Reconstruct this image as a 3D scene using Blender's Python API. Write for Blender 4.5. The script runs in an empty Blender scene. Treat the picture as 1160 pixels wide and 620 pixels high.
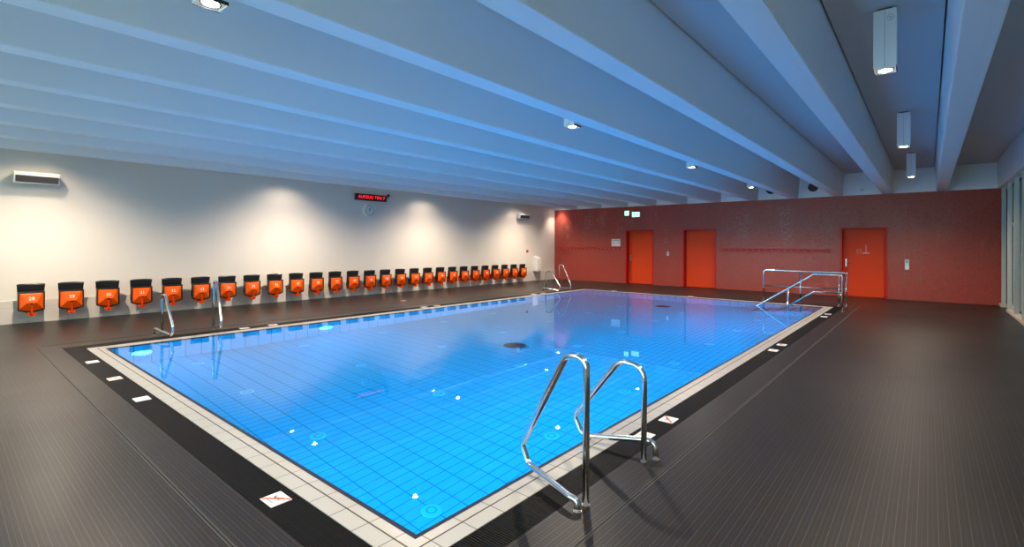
import bpy, bmesh, math, random
from mathutils import Vector, Matrix
random.seed(7)
S = bpy.context.scene
COL = S.collection
PI = math.pi

# ------------------------------------------------------------------ helpers
def tag(o, label=None, cat=None, group=None, kind=None):
    if label: o['label'] = label
    if cat: o['category'] = cat
    if group: o['group'] = group
    if kind: o['kind'] = kind
    return o

def thing(name, label, cat, loc=(0, 0, 0), group=None, kind=None, rz=0):
    o = bpy.data.objects.new(name, None); COL.objects.link(o)
    o.empty_display_size = .05
    o.location = loc; o.rotation_euler = (0, 0, rz)
    return tag(o, label, cat, group, kind)

def obj(name, bm, mats, parent=None, smooth=False, loc=None):
    bmesh.ops.recalc_face_normals(bm, faces=bm.faces)
    me = bpy.data.meshes.new(name)
    bm.to_mesh(me); bm.free()
    if not isinstance(mats, (list, tuple)): mats = [mats]
    for m in mats: me.materials.append(m)
    if smooth:
        for p in me.polygons: p.use_smooth = True
    o = bpy.data.objects.new(name, me); COL.objects.link(o)
    if parent: o.parent = parent
    if loc: o.location = loc
    return o

def add_box(bm, x0, x1, y0, y1, z0, z1, mi=0, bevel=0, seg=2):
    vs = [bm.verts.new(p) for p in ((x0,y0,z0),(x1,y0,z0),(x1,y1,z0),(x0,y1,z0),(x0,y0,z1),(x1,y0,z1),(x1,y1,z1),(x0,y1,z1))]
    fs = []
    for q in ((0,3,2,1),(4,5,6,7),(0,1,5,4),(1,2,6,5),(2,3,7,6),(3,0,4,7)):
        f = bm.faces.new([vs[i] for i in q]); f.material_index = mi; fs.append(f)
    if bevel > 0:
        es = list({e for f in fs for e in f.edges})
        r = bmesh.ops.bevel(bm, geom=es, offset=bevel, segments=seg, affect='EDGES', profile=.5)
        for f in r['faces']: f.material_index = mi
    return vs

def box(name, b, m, parent=None, bevel=0, smooth=False):
    bm = bmesh.new(); add_box(bm, *b, bevel=bevel)
    return obj(name, bm, m, parent)

def add_prism(bm, pts, axis, a, b, mi=0):
    """polygon pts (2D) extruded along axis from a to b"""
    def P(p, t):
        if axis == 'x': return (t, p[0], p[1])
        if axis == 'y': return (p[0], t, p[1])
        return (p[0], p[1], t)
    A = [bm.verts.new(P(p, a)) for p in pts]; B = [bm.verts.new(P(p, b)) for p in pts]
    n = len(pts)
    for f in [bm.faces.new(A), bm.faces.new(B[::-1])] + [bm.faces.new((A[i], B[i], B[(i+1) % n], A[(i+1) % n])) for i in range(n)]:
        f.material_index = mi

def add_tube(bm, pts, r, seg=14, cap=True, mi=0):
    pts = [Vector(p) for p in pts]
    n = len(pts); rings = []
    up = None
    for i, p in enumerate(pts):
        if i == 0: t = pts[1]-pts[0]
        elif i == n-1: t = pts[-1]-pts[-2]
        else: t = (pts[i+1]-p).normalized() + (p-pts[i-1]).normalized()
        t.normalize()
        if up is None:
            up = Vector((0,0,1)) if abs(t.z) < .9 else Vector((0,1,0))
        a = t.cross(up)
        if a.length < 1e-4: a = t.orthogonal()
        a.normalize(); b = a.cross(t).normalized(); up = b
        rr = r[i] if isinstance(r, (list, tuple)) else r
        rings.append([bm.verts.new(p + (a*math.cos(k*2*PI/seg) + b*math.sin(k*2*PI/seg))*rr) for k in range(seg)])
    for i in range(n-1):
        for k in range(seg):
            f = bm.faces.new((rings[i][k], rings[i][(k+1) % seg], rings[i+1][(k+1) % seg], rings[i+1][k])); f.smooth = True; f.material_index = mi
    if cap:
        bm.faces.new(rings[0]).material_index = mi; bm.faces.new(rings[-1][::-1]).material_index = mi

def fillet(pts, rad, seg=7):
    """round the inner corners of a polyline"""
    pts = [Vector(p) for p in pts]; out = [pts[0]]
    for i in range(1, len(pts)-1):
        p, a, b = pts[i], pts[i-1], pts[i+1]
        r = rad[i-1] if isinstance(rad, (list, tuple)) else rad
        u = (a-p); v = (b-p); lu, lv = u.length, v.length; u.normalize(); v.normalize()
        ang = u.angle(v)
        if r <= 0 or ang > PI-.02: out.append(p); continue
        d = min(r/math.tan(ang/2), lu*.48, lv*.48)
        p0, p1 = p+u*d, p+v*d
        rr = d*math.tan(ang/2)
        c = p + (u+v).normalized()*(rr/math.sin(ang/2))
        e0, e1 = p0-c, p1-c
        tot = e0.angle(e1); ax = e0.cross(e1).normalized()
        for k in range(seg+1):
            out.append(c + Matrix.Rotation(tot*k/seg, 3, ax) @ e0)
    out.append(pts[-1])
    return out

def add_disc(bm, c, r, axis='z', h=.01, seg=28, mi=0, r2=None):
    """short cylinder from c along axis by h"""
    c = Vector(c); r2 = r if r2 is None else r2
    ax = {'x': Vector((1,0,0)), 'y': Vector((0,1,0)), 'z': Vector((0,0,1))}[axis]
    u = {'x': Vector((0,1,0)), 'y': Vector((1,0,0)), 'z': Vector((1,0,0))}[axis]; v = ax.cross(u)
    A = [bm.verts.new(c + (u*math.cos(k*2*PI/seg)+v*math.sin(k*2*PI/seg))*r) for k in range(seg)]
    B = [bm.verts.new(c + ax*h + (u*math.cos(k*2*PI/seg)+v*math.sin(k*2*PI/seg))*r2) for k in range(seg)]
    fs = [bm.faces.new(A), bm.faces.new(B[::-1])] + [bm.faces.new((A[i], A[(i+1) % seg], B[(i+1) % seg], B[i])) for i in range(seg)]
    for f in fs: f.material_index = mi

def add_ring(bm, c, r0, r1, axis='z', h=.01, seg=32, mi=0):
    c = Vector(c)
    ax = {'x': Vector((1,0,0)), 'y': Vector((0,1,0)), 'z': Vector((0,0,1))}[axis]
    u = {'x': Vector((0,1,0)), 'y': Vector((1,0,0)), 'z': Vector((1,0,0))}[axis]; v = ax.cross(u)
    R = []
    for k in range(seg):
        d = u*math.cos(k*2*PI/seg)+v*math.sin(k*2*PI/seg)
        R.append([bm.verts.new(c+d*r0), bm.verts.new(c+d*r1), bm.verts.new(c+d*r1+ax*h), bm.verts.new(c+d*r0+ax*h)])
    for k in range(seg):
        a, b = R[k], R[(k+1) % seg]
        for i in range(4):
            f = bm.faces.new((a[i], b[i], b[(i+1) % 4], a[(i+1) % 4])); f.material_index = mi

def text_mesh(name, s, size, m, parent, loc, rot, depth=.002, align='CENTER', bold=0.0):
    cu = bpy.data.curves.new('lettering_source', 'FONT'); cu.body = s; cu.size = size; cu.extrude = depth; cu.offset = bold
    cu.align_x = align; cu.space_character = 1.1 if len(s) > 4 else 1.0; cu.align_y = 'CENTER'; cu.resolution_u = 3
    t = bpy.data.objects.new('lettering_source', cu); COL.objects.link(t)
    dg = bpy.context.evaluated_depsgraph_get(); dg.update()
    me = bpy.data.meshes.new_from_object(t.evaluated_get(dg)); me.name = name
    bpy.data.objects.remove(t); bpy.data.curves.remove(cu)
    me.materials.clear(); me.materials.append(m)
    for p in me.polygons: p.material_index = 0
    o = bpy.data.objects.new(name, me); COL.objects.link(o)
    o.location = loc; o.rotation_euler = rot
    if parent: o.parent = parent
    return o

# ------------------------------------------------------------------ materials
def mat(name, col=(.8,.8,.8), rough=.5, metal=0, spec=.5, emit=None, estr=0, coat=0, trans=0, ior=None):
    m = bpy.data.materials.new(name); m.use_nodes = True
    b = m.node_tree.nodes['Principled BSDF']
    b.inputs['Base Color'].default_value = (*col, 1); b.inputs['Roughness'].default_value = rough
    b.inputs['Metallic'].default_value = metal; b.inputs['Specular IOR Level'].default_value = spec
    b.inputs['Coat Weight'].default_value = coat; b.inputs['Transmission Weight'].default_value = trans
    if ior: b.inputs['IOR'].default_value = ior
    if emit: b.inputs['Emission Color'].default_value = (*emit, 1); b.inputs['Emission Strength'].default_value = estr
    return m

class NT:
    def __init__(s, m): s.t = m.node_tree; s.n = s.t.nodes; s.l = s.t.links; s.b = s.n['Principled BSDF']
    def pos(s):
        g = s.n.new('ShaderNodeNewGeometry'); x = s.n.new('ShaderNodeSeparateXYZ'); s.l.new(g.outputs['Position'], x.inputs[0]); return x.outputs, g
    def math(s, op, a, b=None, c=None):
        n = s.n.new('ShaderNodeMath'); n.operation = op
        for i, v in enumerate((a, b, c)):
            if v is None: continue
            if isinstance(v, (int, float)): n.inputs[i].default_value = v
            else: s.l.new(v, n.inputs[i])
        return n.outputs[0]
    def line(s, c, pitch, width, off=0.0):
        """1 within width of a joint every pitch"""
        f = s.math('FRACT', s.math('DIVIDE', s.math('SUBTRACT', c, off-width/2), pitch))
        return s.math('LESS_THAN', f, width/pitch)
    def mix(s, f, a, b):
        n = s.n.new('ShaderNodeMix'); n.data_type = 'RGBA'
        s.l.new(f, n.inputs[0]) if not isinstance(f, (int, float)) else setattr(n.inputs[0], 'default_value', f)
        for i, v in ((6, a), (7, b)):
            if isinstance(v, tuple): n.inputs[i].default_value = (*v, 1)
            else: s.l.new(v, n.inputs[i])
        return n.outputs[2]
    def noise(s, scale, detail=3, rough=.5, vec=None):
        n = s.n.new('ShaderNodeTexNoise'); n.inputs['Scale'].default_value = scale; n.inputs['Detail'].default_value = detail; n.inputs['Roughness'].default_value = rough
        if vec is not None: s.l.new(vec, n.inputs['Vector'])
        return n.outputs['Fac']
    def bump(s, h, strength, dist=.01, normal=None):
        n = s.n.new('ShaderNodeBump'); n.inputs['Strength'].default_value = strength; n.inputs['Distance'].default_value = dist
        s.l.new(h, n.inputs['Height'])
        if normal is not None: s.l.new(normal, n.inputs['Normal'])
        return n.outputs[0]
    def ramp(s, f, a, b, c0=0.0, c1=1.0):
        n = s.n.new('ShaderNodeMapRange'); s.l.new(f, n.inputs[0])
        n.inputs[1].default_value = a; n.inputs[2].default_value = b; n.inputs[3].default_value = c0; n.inputs[4].default_value = c1
        return n.outputs[0]
    def combine(s, a, b, c):
        n = s.n.new('ShaderNodeCombineXYZ')
        for i, v in enumerate((a, b, c)):
            if isinstance(v, (int, float)): n.inputs[i].default_value = v
            else: s.l.new(v, n.inputs[i])
        return n.outputs[0]

TP = .2235                                     # tile pitch of the pool

def deck_mat(name, along):
    m = mat(name, (.05,.045,.04), .34, spec=.2); t = NT(m); p, g = t.pos()
    u, v = (p[1], p[0]) if along == 'y' else (p[0], p[1])    # u runs with the ribs
    strong = t.line(v, TP/5, .0040)
    weak = t.line(v, TP/10, .0026)
    cross = t.line(u, TP/10, .0026)
    tile = t.math('MAXIMUM', t.line(v, TP, .005), t.line(u, TP, .004))
    big = t.noise(1.3, 4, .6)
    fine = t.noise(90, 2)
    base = t.mix(t.ramp(big, .3, .7), (.0075,.0062,.0053), (.0125,.010,.0085))
    c = t.mix(t.math('MULTIPLY', weak, .45), base, (.055,.055,.05))
    c = t.mix(t.math('MULTIPLY', cross, .5), c, (.055,.055,.05))
    c = t.mix(t.math('MULTIPLY', strong, .50), c, (.075,.075,.07))
    c = t.mix(t.math('MULTIPLY', tile, .4), c, (.02,.018,.016))
    t.l.new(c, t.b.inputs['Base Color'])
    t.l.new(t.ramp(t.noise(2.2, 5, .6), .3, .7, .28, .46), t.b.inputs['Roughness'])
    h = t.math('ADD', t.math('MULTIPLY', t.math('MAXIMUM', strong, t.math('MAXIMUM', weak, cross)), -1.0), t.math('MULTIPLY', fine, .4))
    t.l.new(t.bump(h, .25, .0012), t.b.inputs['Normal'])
    return m

def pool_tile_mat():
    m = mat('pool_tile', (.8,.82,.82), .3); t = NT(m); p, g = t.pos()
    nrm = t.n.new('ShaderNodeSeparateXYZ'); t.l.new(g.outputs['Normal'], nrm.inputs[0])
    az = t.math('GREATER_THAN', t.math('ABSOLUTE', nrm.outputs[2]), .5)      # floor
    ax = t.math('GREATER_THAN', t.math('ABSOLUTE', nrm.outputs[0]), .5)      # side walls
    lx = t.line(p[0], TP/2, .008, -2.95+.006); ly = t.line(p[1], TP, .009, 2.40); lz = t.line(p[2], TP/2, .006, 0)
    lX = t.line(p[0], TP, .009, -2.95+.006)
    fl = t.math('MULTIPLY', t.math('MAXIMUM', lx, ly), az)
    wl = t.math('MULTIPLY', t.math('MAXIMUM', t.math('MULTIPLY', ly, ax), t.math('MAXIMUM', lz, t.math('MULTIPLY', lX, t.math('SUBTRACT', 1.0, ax)))), t.math('SUBTRACT', 1.0, az))
    j = t.math('MAXIMUM', fl, wl)
    c = t.mix(j, (.64,.66,.66), (.12,.14,.17))
    t.l.new(c, t.b.inputs['Base Color'])
    return m

def coping_mat():
    m = mat('coping_tile', (.7,.68,.62), .28); t = NT(m); p, g = t.pos()
    lx = t.line(p[0], TP, .006, -2.03-.075); ly = t.line(p[1], TP, .006, 1.66+.01)
    # joints run across the ring: x joints on the near and far sides, y joints on the long sides
    side = t.math('MAXIMUM', t.math('LESS_THAN', p[0], XL), t.math('GREATER_THAN', p[0], XR))
    j = t.math('ADD', t.math('MULTIPLY', ly, side), t.math('MULTIPLY', lx, t.math('SUBTRACT', 1.0, side)))
    c = t.mix(t.ramp(t.noise(3, 3), .3, .7), (.38,.375,.345), (.43,.425,.39))
    t.l.new(t.mix(j, c, (.07,.06,.05)), t.b.inputs['Base Color'])
    return m

def plaster_mat(name, col, rough=.8, bump=.15, col2=None):
    m = mat(name, col, rough, spec=.25); t = NT(m)
    c2 = col2 or tuple(x*.94 for x in col)
    t.l.new(t.mix(t.ramp(t.noise(.9, 4, .6), .3, .7), col, c2), t.b.inputs['Base Color'])
    t.l.new(t.bump(t.noise(160, 3), bump, .002), t.b.inputs['Normal'])
    return m

def plinth_mat():
    m = mat('plinth_tile', (.66,.62,.55), .4); t = NT(m); p, g = t.pos()
    j = t.math('MAXIMUM', t.line(p[1], TP*2.5, .006, .62), t.line(p[2], .3, .004, .0))
    t.l.new(t.mix(j, (.68,.63,.56), (.50,.46,.41)), t.b.inputs['Base Color'])
    return m

def mosaic_mat():
    m = mat('red_mosaic', (.2,.03,.025), .3, spec=.28); t = NT(m); p, g = t.pos()
    q = .024
    j = t.math('MAXIMUM', t.line(p[0], q, .0022), t.line(p[2], q, .0022))
    cell = t.combine(t.math('FLOOR', t.math('DIVIDE', p[0], q)), t.math('FLOOR', t.math('DIVIDE', p[2], q)), 0.0)
    w = t.n.new('ShaderNodeTexWhiteNoise'); w.noise_dimensions = '3D'; t.l.new(cell, w.inputs['Vector'])
    c = t.mix(w.outputs['Value'], (.36,.052,.036), (.45,.072,.050))
    # sparkle of the upper wall painted into the colour: paler single chips, in streaks
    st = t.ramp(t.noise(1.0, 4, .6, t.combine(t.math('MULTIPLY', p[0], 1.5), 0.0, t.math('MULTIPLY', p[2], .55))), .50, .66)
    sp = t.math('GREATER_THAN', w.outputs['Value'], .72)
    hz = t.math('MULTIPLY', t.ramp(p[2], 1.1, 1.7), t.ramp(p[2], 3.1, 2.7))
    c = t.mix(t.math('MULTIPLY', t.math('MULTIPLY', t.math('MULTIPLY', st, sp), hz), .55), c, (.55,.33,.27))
    t.l.new(t.mix(j, c, (.12,.045,.04)), t.b.inputs['Base Color'])
    # every chip sits a hair out of true, so single ones catch the lamps
    v = t.n.new('ShaderNodeVectorMath'); v.operation = 'SUBTRACT'; t.l.new(w.outputs['Color'], v.inputs[0]); v.inputs[1].default_value = (.5,.5,.5)
    v2 = t.n.new('ShaderNodeVectorMath'); v2.operation = 'SCALE'; t.l.new(v.outputs[0], v2.inputs[0]); t.l.new(t.math('ADD', t.math('MULTIPLY', t.math('POWER', w.outputs['Value'], 9.0),   .35), .07), v2.inputs['Scale'])
    v3 = t.n.new('ShaderNodeVectorMath'); v3.operation = 'ADD'; t.l.new(v2.outputs[0], v3.inputs[0]); t.l.new(g.outputs['Normal'], v3.inputs[1])
    v4 = t.n.new('ShaderNodeVectorMath'); v4.operation = 'NORMALIZE'; t.l.new(v3.outputs[0], v4.inputs[0])
    t.l.new(v4.outputs[0], t.b.inputs['Normal'])
    t.l.new(t.ramp(w.outputs['Value'], 0, 1, .36, .14), t.b.inputs['Roughness'])
    return m

# pool outline at the water's edge
XL, XR, YN, YF = -9.015, -2.055, 1.662, 14.60
M = {}
M['deck_y'] = deck_mat('deck_ribs_y', 'y'); M['deck_x'] = deck_mat('deck_ribs_x', 'x')
M['pool'] = pool_tile_mat(); M['coping'] = coping_mat()
M['nose'] = mat('dark_nosing', (.006,.010,.022), .5, spec=.3)
M['white_wall'] = plaster_mat('white_plaster', (.80,.745,.655), .85, .2)
M['front'] = plaster_mat('front_plaster', (.70,.66,.60))
M['plinth'] = plinth_mat()
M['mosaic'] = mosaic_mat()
M['beam'] = plaster_mat('beam_concrete', (.88,.89,.89), .55, .12)
M['slab'] = plaster_mat('ceiling_board', (.62,.60,.60), .7, .1)
M['gap'] = mat('dark_gap', (.01,.01,.01), .9)
M['red_frame'] = mat('red_door_frame', (.50,.006,.008), .4, spec=.3)
M['red_leaf'] = mat('red_door_leaf', (.78,.060,.008), .5, spec=.2)
M['red_rail'] = mat('red_hook_rail', (.46,.016,.006), .5)
M['steel'] = mat('polished_steel', (.76,.76,.74), .14, metal=1)
M['satin'] = mat('satin_steel', (.55,.55,.55), .3, metal=1)
M['black_plastic'] = mat('black_plastic', (.014,.013,.013), .28)
M['orange'] = mat('orange_plastic', (.95,.105,.0), .42, spec=.25)
M['orange2'] = mat('orange_bracket', (.80,.055,.0), .42, spec=.25)
M['white_paint'] = mat('white_paint', (.82,.81,.78), .4)
M['lamp_white'] = mat('lamp_housing_white', (.80,.83,.83), .35)
M['grille'] = mat('speaker_grille', (.045,.04,.036), .7)
M['black'] = mat('black_enamel', (.012,.012,.012), .4)
M['dark_rubber'] = mat('grating_black', (.004,.004,.0045), .55, spec=.15)
M['label_white'] = mat('sign_white', (.78,.78,.76), .45)
M['label_black'] = mat('sign_black', (.02,.02,.02), .5)
M['label_grey'] = mat('sign_grey', (.30,.32,.34), .5)
M['label_red'] = mat('sign_red', (.62,.13,.06), .5)
M['white_text'] = mat('white_lettering', (.85,.80,.75), .5)
M['fin'] = mat('fin_painted_metal', (.42,.46,.44), .4)
M['frame'] = mat('window_frame_dark', (.03,.04,.04), .4)
M['sill'] = mat('sill_stone', (.50,.42,.35), .45)
M['glass'] = mat('window_glass', (.85,.95,.93), .02, trans=1, ior=1.45)
def thin_glass(name, tint, refl=.9):
    m = bpy.data.materials.new(name); m.use_nodes = True; t = m.node_tree; n = t.nodes; n.clear()
    o = n.new('ShaderNodeOutputMaterial'); mx = n.new('ShaderNodeMixShader'); fr = n.new('ShaderNodeFresnel'); fr.inputs[0].default_value = 1.5
    a = n.new('ShaderNodeBsdfTransparent'); a.inputs[0].default_value = (*tint, 1); g = n.new('ShaderNodeBsdfGlossy'); g.inputs[0].default_value = (refl, refl, refl, 1); g.inputs[1].default_value = .02
    t.links.new(fr.outputs[0], mx.inputs[0]); t.links.new(a.outputs[0], mx.inputs[1]); t.links.new(g.outputs[0], mx.inputs[2]); t.links.new(mx.outputs[0], o.inputs[0])
    return m
M['glass'] = thin_glass('window_glass', (.80,.90,.88))
M['outside'] = mat('night_yard_paving', (.08,.10,.10), .8)
M['led'] = mat('led_red', (.05,0,0), .5, emit=(1,.015,.03), estr=2.2)
M['exit'] = mat('exit_lit_white', (.6,.9,.75), .5, emit=(.48,1,.70), estr=1.7)
M['exit_green'] = mat('exit_lit_green', (.0,.3,.15), .5, emit=(.02,.55,.25), estr=.9)
M['bulb'] = mat('lamp_bulb_warm', (1,.9,.8), .5, emit=(1,.86,.72), estr=60)
M['uw'] = mat('underwater_lens', (.1,.6,.9), .4, emit=(.05,.65,1), estr=4)
M['clock'] = mat('clock_dial', (.80,.80,.80), .4)
M['drain'] = mat('drain_dark', (.025,.018,.03), .5)
M['inlet'] = mat('inlet_white', (.95,.95,.95), .4)
M['water'] = mat('pool_water', (.015,.56,.92), 0.0, trans=1, ior=1.333, spec=.5)

# ------------------------------------------------------------------ room shell
AX, RY, WX, ZB, ZC = -12.957, 18.291, 1.412, 3.116, 3.805
YC = -3.2                                         # wall behind the camera
GX0, GX1, GY0, GY1 = -9.50, -1.625, 1.22, 15.05   # outer edge of the grating
CX0, CX1, CY0, CY1 = XL-.215, XR+.215, YN-.215, YF+.215
def struct(o, label, cat='structure'): return tag(o, label, cat, kind='structure')

bm = bmesh.new()
def slab(x0, x1, y0, y1, mi, top=0.0):
    add_box(bm, x0, x1, y0, y1, -.25, top, mi)
slab(AX-.1, GX0, YC, RY+.35, 0); slab(GX1, WX+.25, YC, RY+.35, 0)
slab(GX0, GX1, YC, GY0, 1); slab(GX0, GX1, GY1, RY+.35, 1)
for b_ in ((GX0, GX1, GY0, CY0), (GX0, GX1, CY1, GY1), (CX1, GX1, CY0, CY1), (GX0, CX0, CY0, CY1)): add_box(bm, *b_, -.25, -.052, 0)
struct(obj('floor', bm, [M['deck_y'], M['deck_x']]), 'dark brown ribbed tile deck around the swimming pool', 'floor')
# drainage joints in the deck: thin stainless slot frames set in the tiles
def joint(name, b, label):
    bm = bmesh.new()
    x0, x1, y0, y1 = b
    long_y = (y1-y0) > (x1-x0)
    w = .004
    if long_y:
        add_box(bm, x0, x0+w, y0, y1, -.01, .0025, 0); add_box(bm, x1-w, x1, y0, y1, -.01, .0025, 0); add_box(bm, x0+w, x1-w, y0, y1, -.01, .0008, 1)
    else:
        add_box(bm, x0, x1, y0, y0+w, -.01, .0025, 0); add_box(bm, x0, x1, y1-w, y1, -.01, .0025, 0); add_box(bm, x0, x1, y0+w, y1-w, -.01, .0008, 1)
    struct(obj(name, bm, [mat('joint_metal', (.06,.062,.06), .5), M['gap']]), label, 'floor joint')
JX0, JX1, JY0, JY1 = -9.86, -1.355, .985, 15.42
joint('trim_1', (JX1-.011, JX1+.011, JY0, JY1), 'thin dark joint in the deck along the window side of the pool')
joint('trim_2', (JX0, JX1-.011, JY0-.011, JY0+.011), 'thin dark joint in the deck along the near end of the pool')
joint('trim_3', (JX0-.011, JX0+.011, JY0, JY1), 'thin dark joint in the deck between the pool and the wall seats')
joint('trim_4', (JX0, JX1-.011, JY1-.011, JY1+.011), 'thin dark joint in the deck along the red wall end of the pool')

# coping ring
bm = bmesh.new()
prof = [(.215, -.25, 0), (.215, 0.0, 0), (.1125, -.0006, 0), (.1075, -.003, 2), (.1025, -.0006, 0), (.036, -.003, 0), (.0, -.0075, 1), (.0, -.07, 1)]
rings = []
for d, z, mi in prof:
    rings.append([bm.verts.new(p) for p in ((XL-d, YN-d, z), (XR+d, YN-d, z), (XR+d, YF+d, z), (XL-d, YF+d, z))])
for i in range(len(rings)-1):
    for k in range(4):
        f = bm.faces.new((rings[i][k], rings[i][(k+1) % 4], rings[i+1][(k+1) % 4], rings[i+1][k]))
        f.material_index = [0, 0, 2, 2, 0, 1, 1][i]
struct(obj('pool_coping', bm, [M['coping'], M['nose'], mat('coping_joint', (.06,.05,.04), .7)]), 'two rows of pale cream edge tiles with a dark nosing around the pool', 'pool edge')

# pool basin: inner faces, with a solid shell
bm = bmesh.new()
D = 1.3
a = [bm.verts.new((x, y, -.07)) for x, y in ((XL,YN),(XR,YN),(XR,YF),(XL,YF))]
b = [bm.verts.new((x, y, -D)) for x, y in ((XL,YN),(XR,YN),(XR,YF),(XL,YF))]
for k in range(4): bm.faces.new((a[k], b[k], b[(k+1) % 4], a[(k+1) % 4]))
bm.faces.new(b)
struct(obj('pool_basin', bm, M['pool']), 'pool basin lined with pale tiles under the blue water', 'pool')
# water
bm = bmesh.new()
bm.faces.new([bm.verts.new((x, y, -.0085)) for x, y in ((XL,YN),(XR,YN),(XR,YF),(XL,YF))])
w = obj('water', bm, M['water'])
struct(w, 'still blue water filling the swimming pool to the brim', 'water')

# steps at the far right corner, going down from the window side
bm = bmesh.new()
n = 5; run = .29; rise = D/6
for k in range(n):
    add_box(bm, XR-run*(k+1), XR-run*k-.0, 13.72, YF-.002, -D, -rise*(k+1)+.0, 0)
    add_box(bm, XR-run*(k+1)-.001, XR-run*(k+1)+.035, 13.72, YF-.002, -rise*(k+1), -rise*(k+1)+.004, 1)
struct(obj('pool_steps', bm, [M['pool'], M['nose']]), 'underwater steps with dark nosings in the far corner by the window side', 'steps')

# overflow gratings, one per side, each a frame of cross bars
def grating(name, x0, x1, y0, y1, across, label):
    bm = bmesh.new()
    add_box(bm, x0, x1, y0, y1, -.05, -.022, 0)
    p, w = .0176, .0105
    if across == 'x':      # bars lie along x, stacked along y
        k = y0+.002
        while k + w < y1:
            add_box(bm, x0+.004, x1-.004, k, k+w, -.022, -.001); k += p
        nn = int((x1-x0)/.05); st = (x1-x0)/nn
        for i in range(nn+1):
            add_box(bm, x0+i*st-(.003 if i else 0), x0+i*st+(.003 if i < nn else 0), y0, y1, -.022, -.004)
    else:
        k = x0+.002
        while k + w < x1:
            add_box(bm, k, k+w, y0+.004, y1-.004, -.022, -.001); k += p
        nn = int((y1-y0)/.05); st = (y1-y0)/nn
        for i in range(nn+1):
            add_box(bm, x0, x1, y0+i*st-(.003 if i else 0), y0+i*st+(.003 if i < nn else 0), -.022, -.004)
    tag(obj(name, bm, M['dark_rubber']), label, 'grating', 'overflow gratings around the pool', 'thing')
e = .0004
grating('overflow_grating', GX0+e, GX1-e, GY0+e, CY0-e, 'y', 'black slatted overflow grating along the near end of the pool')
grating('overflow_grating', GX0+e, GX1-e, CY1+e, GY1-e, 'y', 'black slatted overflow grating at the red wall end of the pool')
grating('overflow_grating', CX1+e, GX1-e, CY0, CY1, 'x', 'black slatted overflow grating along the window side of the pool')
grating('overflow_grating', GX0+e, CX0-e, CY0, CY1, 'x', 'black slatted overflow grating on the side of the wall seats')

# white wall with plinth
struct(box('wall_left', (AX-.2, AX, YC, RY+.2, -.1, 4.05), M['white_wall']), 'off-white plastered wall behind the row of seats', 'wall')
bm = bmesh.new(); add_box(bm, AX, AX+.022, YC, RY, 0, .425, bevel=.004)
struct(obj('baseboard_left', bm, M['plinth']), 'low pale tiled plinth at the foot of the white wall', 'plinth')
bm = bmesh.new()
FX0, FX1, FZ0, FZ1 = -12.3, .9, .35, 3.05  # opening for the added fill windows, out of view
for b in ((AX-.2, FX0, YC-.2, YC, -.1, 4.05), (FX1, WX+.4, YC-.2, YC, -.1, 4.05), (FX0, FX1, YC-.2, YC, -.1, FZ0), (FX0, FX1, YC-.2, YC, FZ1, 4.05)): add_box(bm, *b)
struct(obj('wall_front', bm, M['front']), 'plastered wall with a band of windows behind the viewer', 'wall')
bm = bmesh.new(); nW = 11; wW = (FX1-FX0)/nW
add_box(bm, FX0, FX1, YC-.13, YC-.07, FZ0, FZ0+.05); add_box(bm, FX0, FX1, YC-.13, YC-.07, FZ1-.05, FZ1)
for k in range(nW+1): add_box(bm, max(FX0, FX0+k*wW-.03), min(FX1, FX0+k*wW+.03), YC-.14, YC-.06, FZ0+.05, FZ1-.05)
wf = struct(obj('window_20', bm, M['fin']), 'wide band of windows behind the viewer', 'window')  # windows added to bring soft fill daylight into the hall
box('pane', (FX0+.03, FX1-.03, YC-.104, YC-.096, FZ0+.05, FZ1-.05), M['glass'], wf)
pl = bpy.data.lights.new('window_portal', 'AREA'); pl.shape = 'RECTANGLE'; pl.size = FX1-FX0; pl.size_y = FZ1-FZ0; pl.cycles.is_portal = True
po = bpy.data.objects.new('window_portal', pl); COL.objects.link(po); po.location = ((FX0+FX1)/2, YC-.25, (FZ0+FZ1)/2); po.rotation_euler = (PI/2, 0, 0)  # guides sky light through the added windows

# red wall with three door recesses
DOORS = [(-9.42, -8.225, 2.175), (-7.055, -5.845, 2.175), (-2.085, -.925, 2.14)]
bm = bmesh.new()
x = AX
for (d0, d1, dz) in DOORS:
    add_box(bm, x, d0, RY, RY+.34, -.02, ZB); add_box(bm, d0, d1, RY, RY+.34, dz, ZB); x = d1
add_box(bm, x, WX+.4, RY, RY+.34, -.02, ZB)
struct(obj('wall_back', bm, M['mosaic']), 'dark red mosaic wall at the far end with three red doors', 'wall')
struct(box('wall_behind_doors', (AX-.2, WX+.4, RY+.34, RY+.40, -.25, 3.95), M['front']), 'plain wall closing the door recesses from behind', 'wall')  # backing added to stop outside light leaking in at the doors
struct(box('wall_back_upper', (AX, WX+.4, RY+.03, RY+.2, ZB, 3.95), M['beam']), 'pale concrete band between the beam ends above the red wall', 'wall')

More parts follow.
